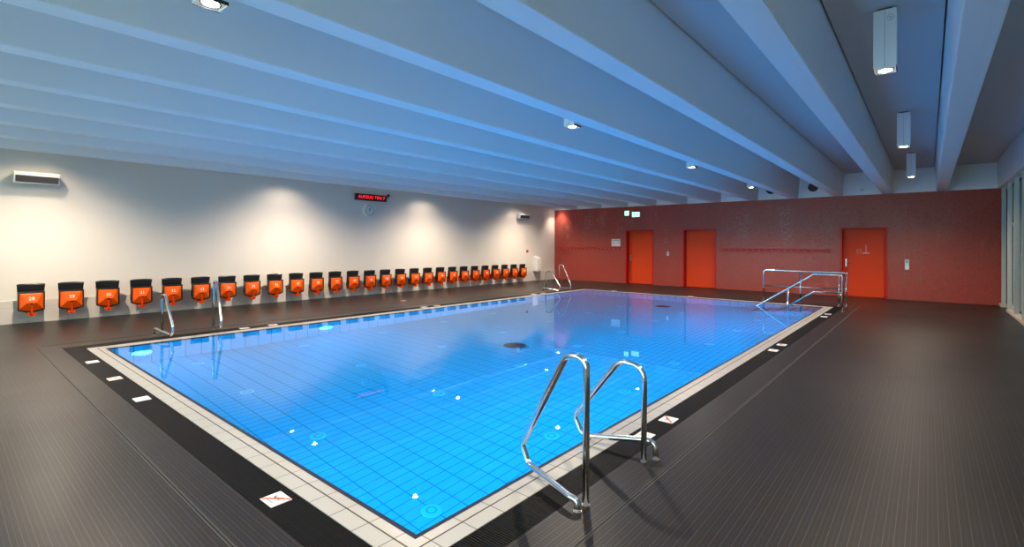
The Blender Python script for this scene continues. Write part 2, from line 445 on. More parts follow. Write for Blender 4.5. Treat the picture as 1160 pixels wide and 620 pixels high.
# ceiling: roof slab, boards per bay, beams
struct(box('ceiling', (AX-.2, WX+.4, YC-.2, RY+.2, 3.93, 4.05), M['gap']), 'dark slab above the ceiling boards', 'ceiling')
X0, SP, BW = .403, 1.2187, .2301
def beam(xr, xl, label):
    bm = bmesh.new(); t = .045
    pts = [(xl, ZB), (xr, ZB), (xr+t, 3.93), (xl-t, 3.93)]
    add_prism(bm, pts, 'y', YC, RY+.032)
    bmesh.ops.bevel(bm, geom=[e for e in bm.edges if abs(e.verts[0].co.z-ZB) < 1e-5 and abs(e.verts[1].co.z-ZB) < 1e-5 and abs(e.verts[0].co.y-e.verts[1].co.y) > 1], offset=.006, segments=2, affect='EDGES')
    struct(obj('ceiling_beam', bm, M['beam']), label, 'beam')
ordn = ['first','second','third','fourth','fifth','sixth','seventh','eighth','ninth','tenth','eleventh','twelfth','thirteenth','fourteenth','fifteenth','sixteenth','seventeenth','eighteenth','nineteenth','twentieth','twenty-first','twenty-second','twenty-third','twenty-fourth','twenty-fifth','twenty-sixth','twenty-seventh']
for k in range(11):
    beam(X0-SP*k, X0-SP*k-BW, 'long pale concrete ceiling beam, %s from the windows' % ordn[k])
# edge beam above the windows
bm = bmesh.new()
add_prism(bm, [(WX, ZB), (WX+.35, ZB), (WX+.35, 3.93), (WX-.03, 3.93)], 'y', YC, RY+.032)
struct(obj('ceiling_beam', bm, M['beam']), 'edge beam running over the window front', 'beam')
edges = [(X0-SP*k+.045, X0-SP*k-BW-.045) for k in range(11)]
bays = [(edges[0][0], WX-.03)] + [(edges[k+1][0], edges[k][1]) for k in range(10)] + [(AX, edges[10][1])]
for i, (a, b) in enumerate(bays):
    bm = bmesh.new(); add_box(bm, a+.012, b-.010 if i else b-.012, YC, RY+.03, ZC, ZC+.03)
    struct(obj('ceiling_board', bm, M['slab']), 'grey ceiling board in the %s bay from the windows' % ordn[i], 'ceiling')

# ------------------------------------------------------------------ window front
FIN_Y = [17.82-1.2*k for k in range(17)]
for k, y in enumerate(FIN_Y):
    bm = bmesh.new(); add_box(bm, WX+.03, WX+.112, y, y+.06, .07, ZB-.02, bevel=.004)
    struct(obj('window_fin', bm, M['fin']), 'grey-green painted window fin, %s from the red wall' % ordn[k], 'window fin')
    if k < 16:
        y1 = y; y0 = FIN_Y[k+1]+.06
        if k == 0: continue          # the glazed door stands here
        bm = bmesh.new(); fr = .03
        for b in ((WX+.15, WX+.19, y0, y0+fr, .07, ZB-.02), (WX+.15, WX+.19, y1-fr, y1, .07, ZB-.02), (WX+.15, WX+.19, y0+fr, y1-fr, .07, .11), (WX+.15, WX+.19, y0+fr, y1-fr, ZB-.08, ZB-.02)):
            add_box(bm, *b)
        wn = obj('window_%d' % k, bm, M['frame']); struct(wn, 'tall dark window pane, %s from the red wall' % ordn[k], 'window')
        box('pane', (WX+.166, WX+.174, y0+fr, y1-fr, .11, ZB-.08), M['glass'], wn)
# first pane by the corner
bm = bmesh.new()
for b in ((WX+.15, WX+.19, 17.88, 17.91, .07, ZB-.02), (WX+.15, WX+.19, RY-.03, RY, .07, ZB-.02), (WX+.15, WX+.19, 17.91, RY-.03, .07, .11), (WX+.15, WX+.19, 17.91, RY-.03, ZB-.08, ZB-.02)): add_box(bm, *b)
wn = obj('window_0', bm, M['frame']); struct(wn, 'narrow dark window pane in the corner by the red wall', 'window')
box('pane', (WX+.166, WX+.174, 17.91, RY-.03, .11, ZB-.08), M['glass'], wn)
# glazed door in the second opening
y1, y0 = FIN_Y[0], FIN_Y[1]+.06
dr = thing('door_4', 'narrow glazed door in the window front beside the red wall', 'door', (WX+.15, y0, .0), kind='structure')
L = y1-y0
bm = bmesh.new()
for b in ((0,.06,0,.07,.02,2.15),(0,.06,L-.07,L,.02,2.15),(0,.06,.07,L-.07,2.08,2.15),(0,.06,.07,L-.07,.02,.12)): add_box(bm, *b)
obj('door_frame', bm, M['white_paint'], dr)
box('door_pane', (.022,.032,.07,L-.07,.12,2.08), M['glass'], dr)
bm = bmesh.new(); add_tube(bm, fillet([(0,.10,1.05),(-.05,.10,1.05),(-.05,.22,1.05)], .015), .009, 8); obj('handle', bm, M['satin'], dr)
bm = bmesh.new()
for b in ((0,.04,0,.03,2.15,ZB-.02),(0,.04,L-.03,L,2.15,ZB-.02),(0,.04,.03,L-.03,ZB-.08,ZB-.02),(0,.04,.03,L-.03,2.15,2.19)): add_box(bm, *b)
tf = obj('transom_frame', bm, M['frame'], dr); box('transom_pane', (.016,.024,.03,L-.03,2.19,ZB-.08), M['glass'], dr)
# sill
bm = bmesh.new(); add_box(bm, WX+.015, WX+.25, YC, FIN_Y[1]+.06, 0, .07, bevel=.006); add_box(bm, WX+.015, WX+.25, FIN_Y[0], RY, 0, .07, bevel=.006)
struct(obj('trim_5', bm, M['sill']), 'low beige sill at the foot of the window front', 'sill')
box_o = box('ground_outside', (WX+.25, 12, YC-4, RY+6, -.3, -.05), M['outside'])
struct(box_o, 'dark paving outside the windows', 'ground')
struct(box('wall_outside', (5.0, 5.3, YC-4, RY+6, -.05, 9), M['outside']), 'dark boundary wall outside the window front', 'wall')  # added blocker, keeps the bright sky out of the side windows

# ------------------------------------------------------------------ red doors
def red_door(i, d0, d1, dz, handle_left, label):
    r = thing('door_%d' % i, label, 'door', (d0, RY, 0), kind='structure')
    W = d1-d0; f = .055
    bm = bmesh.new()
    for b in ((-.01, f-.01, -.012, .26, .0, dz), (W-f+.01, W+.01, -.012, .26, .0, dz), (f-.01, W-f+.01, -.012, .26, dz-f, dz+.0)): add_box(bm, *b, bevel=.003)
    obj('door_frame', bm, M['red_frame'], r)
    box('door_leaf', (f-.01, W-f+.01, .215, .255, .004, dz-f), M['red_leaf'], r, bevel=.002)
    leaf = [c for c in r.children if c.name.startswith('door_leaf')][0]
    if handle_left:
        bm = bmesh.new(); hx = f+.065
        add_box(bm, hx-.02, hx+.02, .206, .216, .92, 1.16, bevel=.004)
        add_tube(bm, fillet([(hx, .212, 1.06), (hx, .155, 1.06), (hx+.11, .155, 1.06)], .015), .010, 10)
        add_disc(bm, (hx, .198, .965), .012, 'y', .01, 12)
        obj('handle', bm, M['satin'], leaf)
    return r
red_door(1, *DOORS[0], True, 'red door on the far wall below the lit exit signs')
red_door(2, *DOORS[1], False, 'middle red door of the far wall, plain leaf with no sign')
d3 = red_door(3, *DOORS[2], True, 'red door behind the steel pool railing, marked with a white symbol')
# lettering on door 3
bm = bmesh.new()
def dbox(x0, x1, z0, z1): add_box(bm, x0-DOORS[2][0], x1-DOORS[2][0], .209, .2145, z0, z1)
cx = -1.455
dbox(cx-.012, cx+.012, 1.345, 1.60); dbox(cx-.085, cx+.085, 1.325, 1.365)
x0, x1 = cx-.235, cx-.115
dbox(x0, x0+.012, 1.335, 1.47); dbox(x1-.012, x1, 1.335, 1.47); dbox(x0, x1, 1.335, 1.347); dbox(x0, x1, 1.396, 1.408); dbox(x0, x1, 1.458, 1.47)
obj('door_symbol', bm, mat('door_symbol_white', (.75,.45,.42), .5), d3)

# ------------------------------------------------------------------ red wall fittings
def hook_rail(x0, x1, z, label):
    r = thing('hook_rail', label, 'coat rail', (x0, RY, z), 'red hook rails on the mosaic wall')
    bm = bmesh.new(); add_box(bm, 0, x1-x0, -.022, 0, -.045, .045, bevel=.003); add_box(bm, 0, x1-x0, -.05, 0, .045, .06, bevel=.002)
    obj('rail_board', bm, M['red_rail'], r)
    n = int(round((x1-x0)/.195)); st = (x1-x0)/n
    first = None
    for k in range(n):
        if first is None:
            bm = bmesh.new(); add_tube(bm, fillet([(0,-.022,-.005),(0,-.052,-.012),(0,-.062,.012)], .01, 4), .006, 8); add_disc(bm, (0,-.030,-.005), .014, 'y', .008, 12)
            bmesh.ops.create_uvsphere(bm, u_segments=10, v_segments=6, radius=.011, matrix=Matrix.Translation((0,-.062,.014)))
            first = obj('hook', bm, mat('hook_metal', (.55,.25,.20), .35, metal=.5), r); o = first
        else:
            o = first.copy(); COL.objects.link(o); o.parent = r
        o.location = (st*(k+.5), 0, 0)
hook_rail(-12.78, -9.65, 1.405, 'long red coat hook rail between the room corner and the first red door')
hook_rail(-5.68, -2.35, 1.395, 'long red coat hook rail between the middle door and the door behind the railing')

t = thing('notice_board', 'small white framed notice above the end of the hook rail', 'notice', (-9.85, RY, 1.655))
bm = bmesh.new()
for b in ((-.20,.20,-.02,0,-.15,-.13),(-.20,.20,-.02,0,.13,.15),(-.20,-.18,-.02,0,-.13,.13),(.18,.20,-.02,0,-.13,.13)): add_box(bm, *b)
obj('notice_frame', bm, M['label_white'], t)
ns = box('notice_sheet', (-.18,.18,-.012,0,-.13,.13), M['clock'], t)
bm = bmesh.new(); add_box(bm, -.165, .165, -.016, -.0125, .085, .115)
for k in range(5):
    add_box(bm, -.15, -.02, -.016, -.0125, .05-k*.034, .056-k*.034); add_box(bm, .02, .15, -.016, -.0125, .05-k*.034, .056-k*.034)
obj('notice_print', bm, M['label_grey'], ns)

def running_man(bm, cx, cz, s, y0, y1, flip=1):
    add_disc(bm, (cx+flip*.02*s, y0, cz+.33*s), .07*s, 'y', y1-y0, 12)
    def bar(ax, az, bx, bz, w):
        d = Vector((bx-ax, 0, bz-az)); n_ = Vector((-d.z, 0, d.x)).normalized()*w*s/2
        A = Vector((cx+flip*ax*s, 0, cz+az*s)); B = Vector((cx+flip*bx*s, 0, cz+bz*s)); n_.x *= flip
        add_prism(bm, [((A+n_).x, (A+n_).z), ((B+n_).x, (B+n_).z), ((B-n_).x, (B-n_).z), ((A-n_).x, (A-n_).z)], 'y', y0, y1)
    bar(0, .24, -.06, -.02, .12); bar(-.06, -.02, .14, -.16, .08); bar(.14, -.16, .12, -.36, .07); bar(-.06, -.02, -.16, -.22, .08); bar(-.16, -.22, -.34, -.26, .07)
    bar(0, .22, .18, .08, .06); bar(-.01, .22, -.2, .12, .06)
def exit_sign(cx, cz, w, h, yoff, label, arrow, ry=.0):
    t = thing('exit_sign', label, 'exit sign', (cx, RY, cz), 'lit exit signs above the first red door', rz=ry)
    bm = bmesh.new(); add_box(bm, -w/2, w/2, -yoff, 0, -h/2, h/2, bevel=.004)
    obj('sign_housing', bm, M['white_paint'], t)
    sf = box('sign_face', (-w/2+.008, w/2-.008, -yoff-.003, -yoff, -h/2+.008, h/2-.008), M['exit'], t)
    bm = bmesh.new()
    y0, y1 = -yoff-.006, -yoff-.0032
    if arrow:
        running_man(bm, -w*.22, 0, h*.95, y0, y1)
        add_prism(bm, [(w*.08,.012),(w*.24,.012),(w*.24,.045),(w*.40,0),(w*.24,-.045),(w*.24,-.012),(w*.08,-.012)], 'y', y0, y1)
        add_box(bm, -.012, .004, y0, y1, -h*.36, h*.36)
    else:
        running_man(bm, 0, 0, h*.95, y0, y1)
    obj('sign_pictogram', bm, M['exit_green'], sf)
    return t
exit_sign(-9.35, 2.85, .20, .20, .05, 'small square lit exit sign, nearer the white wall', False)
exit_sign(-8.955, 2.785, .335, .20, .05, 'wide lit exit sign with arrow above the first red door', True)

t = thing('wall_switch', 'small grey key switch on the red wall between the first two doors', 'switch', (-7.635, RY, 1.235))
bm = bmesh.new(); add_box(bm, -.045, .045, -.025, 0, -.085, .085, bevel=.005); obj('switch_plate', bm, M['satin'], t)
bm = bmesh.new(); add_disc(bm, (0,-.033,.035), .018, 'y', .01, 14); obj('key_cylinder', bm, M['label_white'], t)
bm = bmesh.new(); add_box(bm, -.02, .02, -.03, -.024, -.06, -.015); obj('switch_label', bm, M['label_white'], t)

t = thing('access_panel', 'flush red hatch outlined by a thin metal frame on the red wall', 'hatch', (-.34, RY, 1.02))
bm = bmesh.new(); w_, h_ = .19, .46
for b in ((-w_,w_,-.006,0,-h_,-h_+.012),(-w_,w_,-.006,0,h_-.012,h_),(-w_,-w_+.012,-.006,0,-h_,h_),(w_-.012,w_,-.006,0,-h_,h_),(-w_,w_,-.006,0,.09,.102)): add_box(bm, *b)
obj('hatch_frame', bm, mat('hatch_metal', (.22,.14,.12), .45, metal=.4), t)
t = thing('intercom', 'silver intercom with two units mounted on the outlined hatch', 'intercom', (-.47, RY-.006, 1.03))
bm = bmesh.new(); add_box(bm, -.05, .05, -.03, 0, -.15, .15, bevel=.005); obj('intercom_body', bm, M['satin'], t)
bm = bmesh.new(); add_box(bm, -.04, .04, -.036, -.03, .05, .13); obj('intercom_screen', bm, M['label_grey'], t)
bm = bmesh.new(); add_box(bm, -.04, .04, -.038, -.03, -.13, -.03, bevel=.003); add_disc(bm, (0,-.036,.01), .018, 'y', .007, 14); obj('intercom_button', bm, M['label_white'], t)

for cx, lab in ((-2.83, 'dark round vent above the red wall, nearer the windows'), (-4.06, 'dark round vent above the red wall, in the bay closer to the pool middle')):
    t = thing('round_vent', lab, 'vent', (cx, RY+.03, 3.45), 'round vents over the red wall')
    bm = bmesh.new(); add_ring(bm, (0,-.022,0), .125, .145, 'y', .022); obj('vent_rim', bm, M['black'], t)
    bm = bmesh.new(); add_disc(bm, (0,-.006,0), .125, 'y', .006)
    for k in range(-3, 4): hw = math.sqrt(.122**2-(k*.034)**2); add_box(bm, -hw, hw, -.018, -.006, k*.034-.004, k*.034+.004)
    obj('vent_grille', bm, M['black'], t)
t = thing('ceiling_sensor', 'tiny white sensor box above the red wall between two beams', 'sensor', (-1.55, RY+.03, 3.27))
bm = bmesh.new(); add_box(bm, -.05, .05, -.04, 0, -.04, .04, bevel=.008); obj('sensor_body', bm, M['white_paint'], t)
bm = bmesh.new(); add_disc(bm, (0,-.046,0), .018, 'y', .007, 14); obj('sensor_lens', bm, M['label_grey'], t)

# ------------------------------------------------------------------ white wall fittings
# tip-up seats.  local: x out of the wall, y along it, z up
def seat_parts(root):
    # back shell: curved plate leaning out a little, flanks bent forward
    bm = bmesh.new(); th = .012; G = []
    for i in range(11):
        v = i/10; z = .33 + v*.425
        row = []
        for j in range(13):
            u = -1 + j/6
            hw = .175 + .018*max(0, v-.45)/.55
            x = .165 + .035*v + .045*abs(u)**3*(.4+.6*v)
            row.append(Vector((x, u*hw, z - (.012*abs(u)**4 if v > .95 else 0))))
        G.append(row)
    F = [[bm.verts.new(p) for p in r_] for r_ in G]; B = [[bm.verts.new(p+Vector((-th,0,0))) for p in r_] for r_ in G]
    for i in range(10):
        for j in range(12):
            bm.faces.new((F[i][j], F[i][j+1], F[i+1][j+1], F[i+1][j])); bm.faces.new((B[i][j], B[i+1][j], B[i+1][j+1], B[i][j+1]))
    for i in range(10):
        bm.faces.new((F[i][0], F[i+1][0], B[i+1][0], B[i][0])); bm.faces.new((F[i][12], B[i][12], B[i+1][12], F[i+1][12]))
    for j in range(12):
        bm.faces.new((F[0][j], B[0][j], B[0][j+1], F[0][j+1])); bm.faces.new((F[10][j], F[10][j+1], B[10][j+1], B[10][j]))
    obj('backrest', bm, M['black_plastic'], root, smooth=True)
    # rim of the folded seat: an angular black tray, corners cut at the bottom
    def outline(hw, zt, zb, cut):
        return [(-hw, zt), (hw, zt), (hw, zb+cut), (hw-.10, zb), (-hw+.10, zb), (-hw, zb+cut)]
    bm = bmesh.new()
    o1 = outline(.182, .605, .232, .035); o0 = outline(.168, .59, .250, .03)
    def loop(pts, x): return [bm.verts.new((x, p[0], p[1])) for p in pts]
    a = loop(o1, .245); b = loop(o1, .312); c = loop(o0, .318); d = loop(o0, .300)
    bm.faces.new(a); 
    for P0, P1 in ((a, b), (b, c), (c, d)):
        for k in range(6): bm.faces.new((P0[k], P0[(k+1) % 6], P1[(k+1) % 6], P1[k]))
    bm.faces.new(d[::-1])
    obj('seat_rim', bm, M['black_plastic'], root)
    # faceted orange underside
    bm = bmesh.new()
    A = [bm.verts.new((.302, y, z)) for y, z in ((-.162,.582),(.162,.582),(.162,.285),(-.162,.285))]
    Bv = [bm.verts.new((x, y, z)) for x, y, z in ((.318,-.128,.560),(.318,.128,.560),(.362,.062,.405),(.362,-.062,.405))]
    bt = [bm.verts.new((.302, .05, .254)), bm.verts.new((.302, -.05, .254))]
    bm.faces.new((Bv[0], Bv[1], Bv[2], Bv[3]))
    bm.faces.new((A[0], A[1], Bv[1], Bv[0])); bm.faces.new((A[1], A[2], Bv[2], Bv[1])); bm.faces.new((A[3], A[0], Bv[0], Bv[3]))
    bm.faces.new((A[2], bt[0], Bv[2])); bm.faces.new((A[3], Bv[3], bt[1])); bm.faces.new((bt[0], bt[1], Bv[3], Bv[2]))
    bm.faces.new((A[0], A[3], bt[1], bt[0], A[2], A[1]))
    obj('seat_underside', bm, M['orange'], root)
    # dark socket where the strut meets the seat
    bm = bmesh.new(); add_box(bm, .340, .368, -.020, .020, .372, .404, bevel=.004); obj('strut_socket', bm, M['black_plastic'], root)
    # orange strut: bar down the middle and a bent foot back to the wall
    bm = bmesh.new()
    add_prism(bm, [(.350,.385),(.368,.385),(.352,.19),(.330,.165),(.330,.195)], 'y', -.014, .014)
    add_prism(bm, [(.345,.215),(.340,.165),(.10,.20),(.022,.25),(.022,.33),(.10,.265)], 'y', -.012, .012)
    for s in (-1, 1):
        add_prism(bm, [(.330,.21),(.330,.17),(.12,.22),(.022,.29),(.022,.34),(.13,.26)], 'y', s*.050-.006, s*.050+.006)
    add_prism(bm, [(.322,.215),(.338,.215),(.338,.162),(.322,.162)], 'y', -.056, .056)
    add_box(bm, .022, .034, -.075, .075, .22, .40, bevel=.002)
    obj('support_bracket', bm, M['orange2'], root)
seat0 = None
for k in range(27):
    y = 1.2 + .5575*k
    side = 'numbered %d,' % (28+k) if k < 7 else ''
    lab = 'black and orange tip-up wall seat %s %s from the camera end of the row' % (side, ordn[k])
    lab = ' '.join(lab.split())
    if seat0 is None:
        seat0 = thing('folding_seat', lab, 'folding seat', (AX, y, 0), 'tip-up seats along the white wall'); seat_parts(seat0); s_ = seat0
        kids = list(seat0.children)
    else:
        s_ = seat0.copy(); COL.objects.link(s_); s_.location = (AX, y, 0); s_['label'] = lab
        for ch in kids:
            c = ch.copy(); COL.objects.link(c); c.parent = s_
    under = [c for c in s_.children if c.name.startswith('seat_underside')][0]
    # number on the sloping facet
    sl = math.atan2(.362-.318, .560-.405)
    text_mesh('seat_number', str(28+k), .085, M['white_text'], under, (.3445, 0, .478), (PI/2 - sl + .0, 0, PI/2), .0015)

def wall_speaker(y, label):
    r = thing('wall_speaker', label, 'speaker', (AX, y, 2.72), 'white box loudspeakers on the white wall')
    W = .31
    bm = bmesh.new(); add_prism(bm, [(.06,.10),(.22,.105),(.245,.085),(.205,-.095),(.19,-.105),(.06,-.075)], 'y', -W, W)
    obj('speaker_body', bm, M['white_paint'], r)
    bm = bmesh.new(); d = Vector((.205-.245, -.095-.085)).normalized(); n_ = Vector((-d.y, d.x)) ; n_ = n_ if n_.x > 0 else -n_
    A = Vector((.245,.085))+d*.050; B = Vector((.205,-.095))-d*.014
    add_prism(bm, [tuple(A), tuple(A+n_*.006), tuple(B+n_*.006), tuple(B)], 'y', -W+.02, W-.012)
    obj('speaker_grille', bm, M['grille'], r)
    bm = bmesh.new(); add_box(bm, 0, .012, -.06, .06, -.06, .06); add_box(bm, .01, .07, -.02, .02, -.025, .025); obj('wall_bracket', bm, M['white_paint'], r)
wall_speaker(1.27, 'long white wall speaker with dark grille above the first seats')
wall_speaker(15.86, 'white wall speaker with dark grille near the red wall corner')

# LED display
t = thing('led_display', 'black LED display with red letters above the round clock', 'display', (AX, 8.56, 2.93))
bm = bmesh.new(); add_box(bm, .07, .16, -.535, .535, -.095, .095, bevel=.005); obj('display_housing', bm, M['black'], t)
ds = box('display_screen', (.160, .163, -.515, .515, -.078, .078), mat('display_glass', (.03,.002,.004), .15), t)
text_mesh('display_text', 'AUFZUG TRN 7', .122, M['led'], ds, (.164, 0, .0), (PI/2, 0, PI/2), .0008)
bm = bmesh.new(); add_box(bm, 0, .07, -.35, -.31, -.03, .03); add_box(bm, 0, .07, .31, .35, -.03, .03); obj('display_bracket', bm, M['satin'], t)
t = thing('warning_beacon', 'small dark red beacon on an arm beside the LED display', 'beacon', (AX, 9.16, 3.00))
bm = bmesh.new(); add_disc(bm, (.15,0,.0), .045, 'z', .045, 20); bmesh.ops.create_uvsphere(bm, u_segments=16, v_segments=8, radius=.042, matrix=Matrix.Translation((.15,0,.045))); obj('beacon_dome', bm, mat('beacon_red', (.16,.01,.03), .25), t)
bm = bmesh.new(); add_tube(bm, fillet([(0,0,-.03),(.15,0,-.03),(.15,0,.01)], .02), .012, 8); add_box(bm, 0, .01, -.04, .04, -.07, .01); obj('beacon_arm', bm, M['black'], t)

# clock
t = thing('wall_clock', 'round white wall clock under the LED display', 'clock', (AX, 8.54, 2.545))
bm = bmesh.new(); add_ring(bm, (0,0,0), .168, .192, 'x', .10, 48); obj('clock_rim', bm, mat('clock_rim_metal', (.88,.86,.80), .3, metal=.3), t)
bm = bmesh.new(); add_ring(bm, (0,0,.0), .160, .168, 'x', .080, 48); obj('rim_seal', bm, M['black'], t)
bm = bmesh.new(); add_disc(bm, (.0,0,0), .168, 'x', .075, 48); cd = obj('clock_dial', bm, M['clock'], t)
bm = bmesh.new()
for k in range(12):
    a_ = k*PI/6; L0, w_ = (.120, .010)
    c_ = Vector((0, math.sin(a_), math.cos(a_))); n_ = Vector((0, c_.z, -c_.y))
    q = [c_*L0+n_*w_/2, c_*.15+n_*w_/2, c_*.15-n_*w_/2, c_*L0-n_*w_/2]
    add_prism(bm, [(v.y, v.z) for v in q], 'x', .0755, .078)
obj('hour_marks', bm, M['label_black'], cd)
def hand(name, ang, L, w_, x):
    bm = bmesh.new(); c_ = Vector((0, math.sin(ang), math.cos(ang))); n_ = Vector((0, c_.z, -c_.y))
    q = [c_*-.02+n_*w_/2, c_*L+n_*w_/3, c_*L-n_*w_/3, c_*-.02-n_*w_/2]
    add_prism(bm, [(v.y, v.z) for v in q], 'x', x, x+.003); obj(name, bm, M['label_black'], cd)
hand('hour_hand', .06, .085, .015, .080); hand('minute_hand', .42, .125, .011, .084)

# dispenser cabinet and call point near the corner
t = thing('wall_dispenser', 'tall white box with sloping top mounted by the red wall corner', 'dispenser', (AX, 16.83, 0))
bm = bmesh.new(); add_prism(bm, [(0,.42),(.25,.42),(.25,.97),(.0,1.06)], 'y', -.14, .14)
bmesh.ops.bevel(bm, geom=list(bm.edges), offset=.008, segments=2, affect='EDGES'); obj('cabinet_body', bm, M['white_paint'], t)
bm = bmesh.new(); add_box(bm, .25, .256, -.11, .11, .46, .90, bevel=.002); obj('cabinet_door', bm, M['white_paint'], t)
bm = bmesh.new(); add_disc(bm, (.256, .085, .70), .012, 'x', .008, 12); obj('lock', bm, M['satin'], t)
t = thing('call_point', 'small red alarm button on the white wall above the last seats', 'alarm button', (AX, 16.28, 1.27))
bm = bmesh.new(); add_box(bm, 0, .045, -.05, .05, -.055, .055, bevel=.006); obj('alarm_housing', bm, mat('alarm_red', (.40,.03,.02), .4), t)
bm = bmesh.new(); add_disc(bm, (.045,0,.005), .022, 'x', .008, 16); obj('push_button', bm, M['label_black'], t)
t = thing('small_wall_sign', 'tiny white plate under the red alarm button', 'sign', (AX, 16.28, 1.13))
box('sign_plate', (0,.006,-.04,.04,-.03,.03), M['label_white'], t)

# ------------------------------------------------------------------ ceiling lamps
SPOT_E, SPOT_C = 470, (1.0, .83, .66)
def lamp_parts(root):
    s = .088; zt, zb = ZC-.02, 3.22; th = .006
    bm = bmesh.new()
    for b in ((-s, s, -s, -s+th, zb, zt), (-s, s, s-th, s, zb, zt), (-s, -s+th, -s+th, s-th, zb, zt), (s-th, s, -s+th, s-th, zb, zt)): add_box(bm, *b)
    add_box(bm, -s+th, s-th, -s+th, s-th, zb+.07, zb+.08)
    obj('lamp_housing', bm, M['lamp_white'], root)
    bm = bmesh.new(); add_box(bm, -.0015, .0015, -s-.0015, -s, zb+.02, zt-.01); obj('housing_seam', bm, M['label_grey'], root)
    bm = bmesh.new(); add_box(bm, -.06, .06, -.06, .06, zt, ZC); obj('ceiling_mount', bm, M['black'], root)
    bm = bmesh.new()
    for sx in (-1, 1): add_box(bm, sx*s-.004 if sx > 0 else -s-.002, s+.002 if sx > 0 else -s+.004, -s, s, zb-.004, zb+.02)
    obj('end_trim', bm, M['black'], root)
    bm = bmesh.new(); add_ring(bm, (0,0,zb+.006), .056, .068, 'z', .05, 28); obj('reflector', bm, M['steel'], root)
    bm = bmesh.new(); add_disc(bm, (0,0,zb+.012), .054, 'z', .008, 24); obj('lamp_lens', bm, M['bulb'], root)
lampd = bpy.data.lights.new('spot', 'SPOT'); lampd.energy = SPOT_E; lampd.color = SPOT_C
lampd.spot_size = math.radians(150); lampd.spot_blend = .85; lampd.shadow_soft_size = .035
cornd = lampd.copy(); cornd.energy = 110; cornd.spot_size = math.radians(96); cornd.spot_blend = .9
lampw = lampd.copy(); lampw.energy = 620
lamp0 = None
def place_lamp(x, y, lab, grp, e=None):
    global lamp0, lkids
    if lamp0 is None:
        lamp0 = thing('ceiling_lamp', lab, 'lamp', (x, y, 0), grp); lamp_parts(lamp0); lkids = list(lamp0.children); r = lamp0
    else:
        r = lamp0.copy(); COL.objects.link(r); r.location = (x, y, 0); r['label'] = lab; r['group'] = grp
        for ch in lkids: c = ch.copy(); COL.objects.link(c); c.parent = r
    d = lampd if e is None else e
    l = bpy.data.objects.new('lamp_beam', d); COL.objects.link(l); l.parent = r; l.location = (0, 0, 3.215)
    return r
ROWS = [(-.32, 'in the row nearest the windows'), (-3.90, 'in the second row from the windows'), (-7.38, 'in the third row from the windows'), (-11.14, 'in the row nearest the white wall')]
LY = [(1.27, 'first from the camera end'), (5.93, 'second from the camera end'), (10.60, 'third from the camera end'), (15.25, 'fourth from the camera end')]
for rx, rl in ROWS:
    for ly, ll in LY:
        q = place_lamp(rx, ly, 'square white box lamp %s, %s' % (rl, ll), 'box lamps hanging between the beams', lampw if rx < -11 else None)
        if rx > -1 and 5 < ly < 6:
            bm = bmesh.new(); add_ring(bm, (.045,-.0895,3.70), .026, .029, 'y', .001, 24)
            for b_ in ((.030,.040,3.702,3.710),(.044,.056,3.704,3.709),(.034,.042,3.690,3.696),(.047,.058,3.688,3.695)): add_box(bm, b_[0], b_[1], -.0895, -.0885, b_[2], b_[3])
            obj('round_sticker', bm, M['label_grey'], q)
washd = lampd.copy(); washd.energy = 36; washd.spot_size = math.radians(150); washd.spot_blend = .5
for y, lab in ((1.3, 'wall-washing box lamp above the first wall speaker'), (5.93, 'wall-washing box lamp above the first third of the seats'), (10.6, 'wall-washing box lamp above the middle of the seat row'), (15.4, 'wall-washing box lamp above the far wall speaker'), (18.05, 'wall-washing box lamp in the corner where white and red wall meet')):
    place_lamp(-12.27 if y < 18 else -12.56, y, lab, 'wall-washing lamps along the white wall', washd if y < 18 else cornd)

# ------------------------------------------------------------------ steel rails
RP = .0205
def hand_rail(name, pts, rad, label, group, flanges):
    r = thing(name, label, 'handrail', pts[0] if False else (0,0,0), group)
    # base of the thing at its first foot
    base = Vector((pts[0][0], pts[0][1], 0)); r.location = base
    loc = [Vector(p)-base for p in pts]
    bm = bmesh.new(); add_tube(bm, fillet(loc, rad, 9), RP, 18); obj('bent_tube', bm, M['steel'], r)
    for f in flanges:
        bm = bmesh.new(); add_disc(bm, (f[0]-base.x, f[1]-base.y, 0.0), .025, 'z', .002, 24); obj('floor_flange', bm, M['satin'], r)
def ladder(px, dirx, y0, flip, labs, group):
    """y0: near post; dirx: +1 when the pool lies towards +x; flip: swap which rail is tall"""
    def R(x, y, z): return (px+dirx*x, y, z)
    hs = (.815, .645) if not flip else (.645, .815)
    # rail nearer the camera
    def one(yp, h, sgn, lab):
        yf = yp - sgn*.09                        # second foot, splayed outward
        x_out = .53
        yb = yp + sgn*.06
        pts = [R(0, yp, 0), R(0, yp, h+.055), R(.165 if h > .7 else .235, yp+sgn*.01, h+.055) if False else R(.14, yp+sgn*.01, h+.045), R(x_out, yb, .17), R(x_out-.05, yb, .062), R(.075, yf+sgn*.005, .075), R(.0, yf, .075), R(-.02, yf, 0)]
        if h > .7: pts = [R(0, yp, 0), R(0, yp, h+.05), R(.15, yp+sgn*.01, h+.03), R(x_out, yb, .20), R(x_out-.05, yb, .085), R(.055, yf, .065), R(.0, yf, .06), R(-.0, yf, 0)]
        else: pts = [R(0, yp, 0), R(0, yp, h+.02), R(.20, yp-sgn*.01, h+.03), R(x_out+.05, yb-sgn*.06, .19), R(x_out-.02, yb-sgn*.06, .055), R(.04, yf, .115), R(-.045, yf, .115), R(-.05, yf, 0)]
        pts = pts[:6] + [pts[7]] if False else pts
        rad = [.075, .075, .05, .05, .05, .04] if h > .7 else [.10, .10, .06, .07, .05, .06]
        hand_rail('ladder_handrail', pts, rad, lab, group, [(pts[0][0], pts[0][1]), (pts[-1][0], pts[-1][1])])
    one(y0, hs[0], 1, labs[0]); one(y0+.77, hs[1], -1, labs[1])
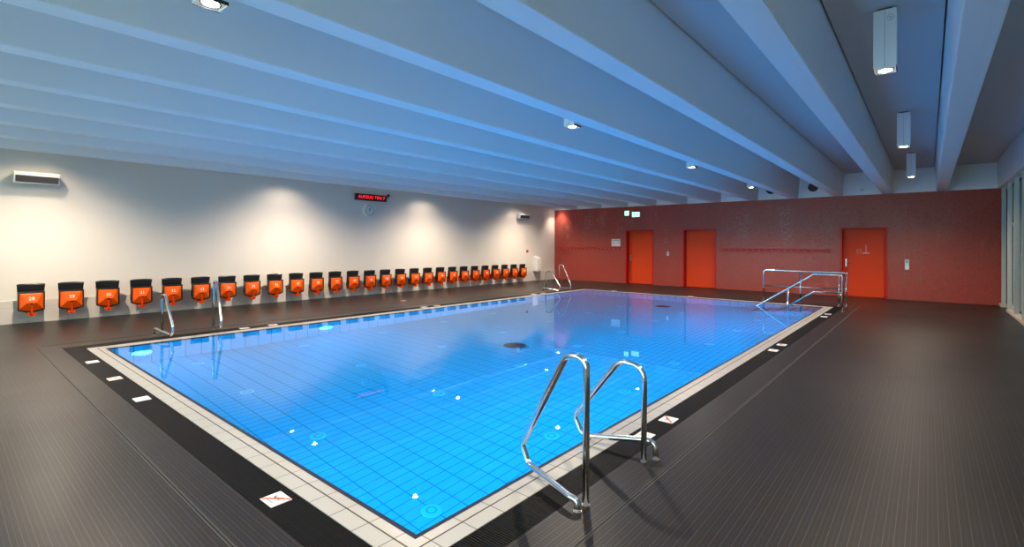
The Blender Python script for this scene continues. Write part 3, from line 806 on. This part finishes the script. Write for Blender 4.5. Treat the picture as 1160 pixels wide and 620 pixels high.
ladder(-1.53, -1, 2.49, False, ('bent steel ladder handrail closest to the camera, the taller of its pair', 'lower bent steel ladder handrail beside the closest tall one'), 'pair of ladder handrails on the window side')
ladder(-9.66, 1, 2.47, True, ('lower bent steel ladder handrail in front of the wall seats', 'taller bent steel ladder handrail in front of the wall seats'), 'pair of ladder handrails before the seats')
ladder(-9.66, 1, 13.15, True, ('lower bent steel ladder handrail by the corner of white and red walls', 'taller bent steel ladder handrail by the corner of white and red walls'), 'pair of ladder handrails in the far corner')

# guard rail along the far end, handrail down the steps
R2 = .021
t = thing('guard_rail', 'straight two-bar steel guard rail along the far pool end before the red wall', 'railing', (-1.60, 15.12, 0))
H = .865
bm = bmesh.new(); add_tube(bm, fillet([(-1.93,0,0),(-1.93,0,H),(.02,0,H),(.02,0,H-.05)], [.07,.02], 7), R2, 14); obj('top_rail', bm, M['steel'], t)
bm = bmesh.new(); add_tube(bm, [(-1.91,0,.44),(-.0,0,.44)], R2*.9, 12); obj('mid_rail', bm, M['steel'], t)
for x_ in (-1.02, 0.0):
    bm = bmesh.new(); add_tube(bm, [(x_,0,0),(x_,0,H-.01)], R2, 14); obj('post', bm, M['steel'], t)
for x_ in (-1.93, -1.02, 0.0):
    bm = bmesh.new(); add_disc(bm, (x_,0,0), .04, 'z', .006, 20); obj('floor_flange', bm, M['satin'], t)
t = thing('step_handrail', 'sloping two-bar steel handrail leading down the steps into the water', 'railing', (-1.54, 13.85, 0))
bm = bmesh.new(); add_tube(bm, fillet([(0,0,0),(0,0,H),(-.58,0,H),(-1.86,0,-.02),(-1.98,0,-.25)], [.05,.03,.04], 7), R2, 14); obj('top_rail', bm, M['steel'], t)
bm = bmesh.new(); add_tube(bm, fillet([(-.01,0,.44),(-.58,0,.44),(-1.30,0,-.08)], .03, 5), R2*.9, 12); obj('mid_rail', bm, M['steel'], t)
bm = bmesh.new(); add_tube(bm, [(-1.14,0,.45),(-1.14,0,-.87)], R2, 14); obj('post', bm, M['steel'], t)
bm = bmesh.new(); add_tube(bm, fillet([(-.03,0,.40),(-.03,1.22,.40)], .03, 5), R2*.8, 10)
obj('link_bar', bm, M['steel'], t)
bm = bmesh.new(); add_disc(bm, (0,0,0), .04, 'z', .006, 20); obj('floor_flange', bm, M['satin'], t)
t = thing('rail_post', 'single steel post between the step handrail and the guard rail', 'post', (-1.74, 15.0, 0))
bm = bmesh.new(); add_tube(bm, [(0,0,0),(0,0,.83)], R2, 14); obj('post_tube', bm, M['steel'], t)
bm = bmesh.new(); add_disc(bm, (0,0,0), .04, 'z', .006, 20); obj('floor_flange', bm, M['satin'], t)

# ------------------------------------------------------------------ floor signs on the grating
def floor_sign(x, y, rot, kind, label):
    t = thing('floor_sign', label, 'floor sign', (x, y, 0), 'white sign plates set on the grating', rz=rot)
    bm = bmesh.new(); add_box(bm, -.075, .075, -.062, .062, -.001, .004, bevel=.0015); obj('sign_plate', bm, M['label_white'], t)
    bm = bmesh.new()
    def bar(x0, y0, x1, y1, w_, z0=.004, z1=.0046):
        d = Vector((x1-x0, y1-y0)).normalized(); n_ = Vector((-d.y, d.x))*w_/2
        add_prism(bm, [(x0+n_.x, y0+n_.y), (x1+n_.x, y1+n_.y), (x1-n_.x, y1-n_.y), (x0-n_.x, y0-n_.y)], 'z', z0, z1)
    if kind == 'no_diving':
        add_disc(bm, (.022,.028,.004), .009, 'z', .0006, 12)
        bar(.012,.02,-.022,-.002,.014); bar(-.022,-.002,-.035,.022,.009); bar(.012,.02,.03,-.005,.007); bar(-.05,-.035,.035,-.035,.004)
        obj('sign_pictogram', bm, M['label_black'], t)
        bm = bmesh.new(); bar(-.070,-.055,.070,.055,.016,.0048,.0054); obj('red_slash', bm, M['label_red'], t)
    else:
        bar(-.035,.030,.030,.030,.007); bar(-.02,.012,-.02,-.028,.008); bar(.0,.012,.022,.012,.006); bar(.0,-.008,.022,-.008,.006); bar(.0,-.028,.022,-.028,.006); bar(.024,.012,.024,-.028,.006)
        add_disc(bm, (-.045,.0,.004), .009, 'z', .0006, 12); bar(-.045,-.01,-.045,-.032,.008)
        obj('sign_pictogram', bm, M['label_grey'], t)
gn = GY0/2+CY0/2; gr = (GX1+CX1)/2; gl = (GX0+CX0)/2; gf = (GY1+CY1)/2
for x_, k, lab in ((-8.12,'depth','plain printed floor sign on the near grating, closest to the wall seats'), (-6.94,'no_diving','floor sign with red slash on the near grating, second from the wall seats'),
                   (-5.84,'depth','plain printed floor sign on the near grating, third from the wall seats'), (-2.955,'no_diving','floor sign with red slash on the near grating, by the near pool corner')):
    floor_sign(x_, gn, 0, k, lab)
for y_, k, lab in ((3.70,'depth','plain printed floor sign beside the nearest ladder handrail'), (4.18,'no_diving','floor sign with red slash just past the nearest ladder handrails'),
                   (7.99,'depth','plain printed floor sign halfway along the window side grating'), (8.53,'no_diving','floor sign with red slash halfway along the window side grating'),
                   (12.60,'depth','nearer of two floor signs on the grating by the step handrail'), (13.15,'no_diving','farther of two floor signs on the grating by the step handrail')):
    floor_sign(gr, y_, PI/2, k, lab)
for y_, k, lab in ((3.64,'depth','floor sign on the seat side grating just past the first ladder'), (4.14,'no_diving','second floor sign past the first ladder on the seat side grating'),
                   (7.76,'depth','nearer of two floor signs midway on the seat side grating'), (8.17,'no_diving','farther of two floor signs midway on the seat side grating'),
                   (12.12,'depth','nearer of two floor signs before the far corner ladder'), (12.60,'no_diving','farther of two floor signs before the far corner ladder')):
    floor_sign(gl, y_, -PI/2, k, lab)
for x_, k, lab in ((-8.11,'depth','floor sign on the far grating in front of the hook rail'), (-5.52,'no_diving','floor sign on the far grating in front of the middle red door')):
    floor_sign(x_, gf, PI, k, lab)
t = thing('floor_outlet', 'small flat pale outlet cover in the deck before the seats', 'floor outlet', (-10.82, 8.25, 0))
bm = bmesh.new(); add_ring(bm, (0,0,0), .06, .085, 'z', .004, 28); obj('outlet_rim', bm, M['satin'], t)
bm = bmesh.new(); add_disc(bm, (0,0,0), .060, 'z', .003, 28); obj('outlet_cover', bm, M['label_white'], t)

# ------------------------------------------------------------------ pool fittings
in0 = None
for i, x_ in enumerate((-3.04, -4.83, -6.62, -8.40)):
    for j in range(8):
        y_ = 2.61 + j*1.648
        if i == 0 and j == 7: continue         # under the steps
        lab = 'round white floor inlet, %s row from the near end, %s from the window side' % (ordn[j], ordn[i])
        if in0 is None:
            in0 = thing('floor_inlet', lab, 'inlet', (x_, y_, -D), 'round inlets in the pool floor')
            bm = bmesh.new(); add_disc(bm, (0,0,0), .085, 'z', .008, 28, r2=.078); obj('inlet_cover', bm, M['inlet'], in0)
            bm = bmesh.new(); add_ring(bm, (0,0,.008), .034, .044, 'z', .003, 24); obj('inlet_slot', bm, M['label_grey'], in0)
            ik = list(in0.children)
        else:
            r = in0.copy(); COL.objects.link(r); r.location = (x_, y_, -D); r['label'] = lab
            for ch in ik: c = ch.copy(); COL.objects.link(c); c.parent = r
for y_, lab in ((6.84, 'dark round drain in the pool floor, nearer one'), (13.33, 'dark round drain in the pool floor, by the far end')):
    t = thing('floor_drain', lab, 'drain', (-5.71, y_, -D), 'dark drains in the pool floor')
    bm = bmesh.new(); add_disc(bm, (0,0,0), .21, 'z', .012, 40, r2=.20); obj('drain_cover', bm, M['drain'], t)
    bm = bmesh.new(); add_ring(bm, (0,0,.012), .17, .185, 'z', .004, 40); add_ring(bm, (0,0,.012), .09, .10, 'z', .004, 32); obj('drain_ring', bm, M['black'], t)

UW_E = 130
UWS = {1: 55, -1: 250}
uwd = bpy.data.lights.new('underwater', 'AREA'); uwd.shape = 'DISK'; uwd.size = .24; uwd.energy = UW_E; uwd.color = (.006, .34, .94)
for s, xw, sl in ((1, XL, 'the seat side'), (-1, XR, 'the window side')):
    for j, y_ in enumerate((2.05, 5.0) if s > 0 else (2.05, 5.3, 8.6, 11.9)):
        t = thing('underwater_lamp', 'round underwater lamp in the pool wall on %s, %s from the near end' % (sl, ordn[j]), 'underwater lamp', (xw, y_, -.62), 'underwater lamps in the pool walls')
        bm = bmesh.new(); add_ring(bm, (0 if s > 0 else -.02, 0, 0), .125, .145, 'x', .02, 32); obj('lamp_rim', bm, M['satin'], t)
        bm = bmesh.new(); add_disc(bm, (0 if s > 0 else -.012, 0, 0), .125, 'x', .012, 32); obj('lamp_lens', bm, M['uw'], t)
        d_ = uwd.copy(); d_.energy = UWS[s]
        l = bpy.data.objects.new('lamp_beam', d_); COL.objects.link(l); l.parent = t
        l.location = (s*.024, 0, 0); l.rotation_euler = (0, -s*PI/2, 0)

# ------------------------------------------------------------------ world, camera, view
wd = bpy.data.worlds.new('world'); S.world = wd; wd.use_nodes = True
wd.node_tree.nodes['Background'].inputs[0].default_value = (.66,.74,.72,1); wd.node_tree.nodes['Background'].inputs[1].default_value = 8.0

f, cy = 556.7975841797596, 275.6339166956347
rt = Vector((0.7630556045801193, 0.6463036598135453, 0.0061419565681943115))
up = Vector((-0.0019365570918409977, -0.007216552626878463, 0.9999720851677878))
fw = Vector((-0.64632994210813, 0.7630461982604988, 0.004255026991792281))
cam = bpy.data.cameras.new('camera'); co = bpy.data.objects.new('camera', cam); COL.objects.link(co)
cam.sensor_fit = 'HORIZONTAL'; cam.sensor_width = 36; cam.lens = f*36/1160
cam.shift_x = 0; cam.shift_y = -(310-cy)/1160
m3 = Matrix((rt, up, -fw)).transposed()
co.matrix_world = Matrix.Translation((0, 0, 1.52)) @ m3.to_4x4()
cam.clip_start = .05; cam.clip_end = 200
S.camera = co
S.view_settings.view_transform = 'Standard'; S.view_settings.look = 'None'; S.view_settings.gamma = 1; S.view_settings.use_curve_mapping = False
S.view_settings.exposure = 0.0
c = S.cycles
c.max_bounces = 10; c.diffuse_bounces = 5; c.glossy_bounces = 5; c.transmission_bounces = 8; c.transparent_max_bounces = 8
c.sample_clamp_indirect = 6.0; c.blur_glossy = .5
c.caustics_refractive = True; c.caustics_reflective = True
c.use_denoising = True
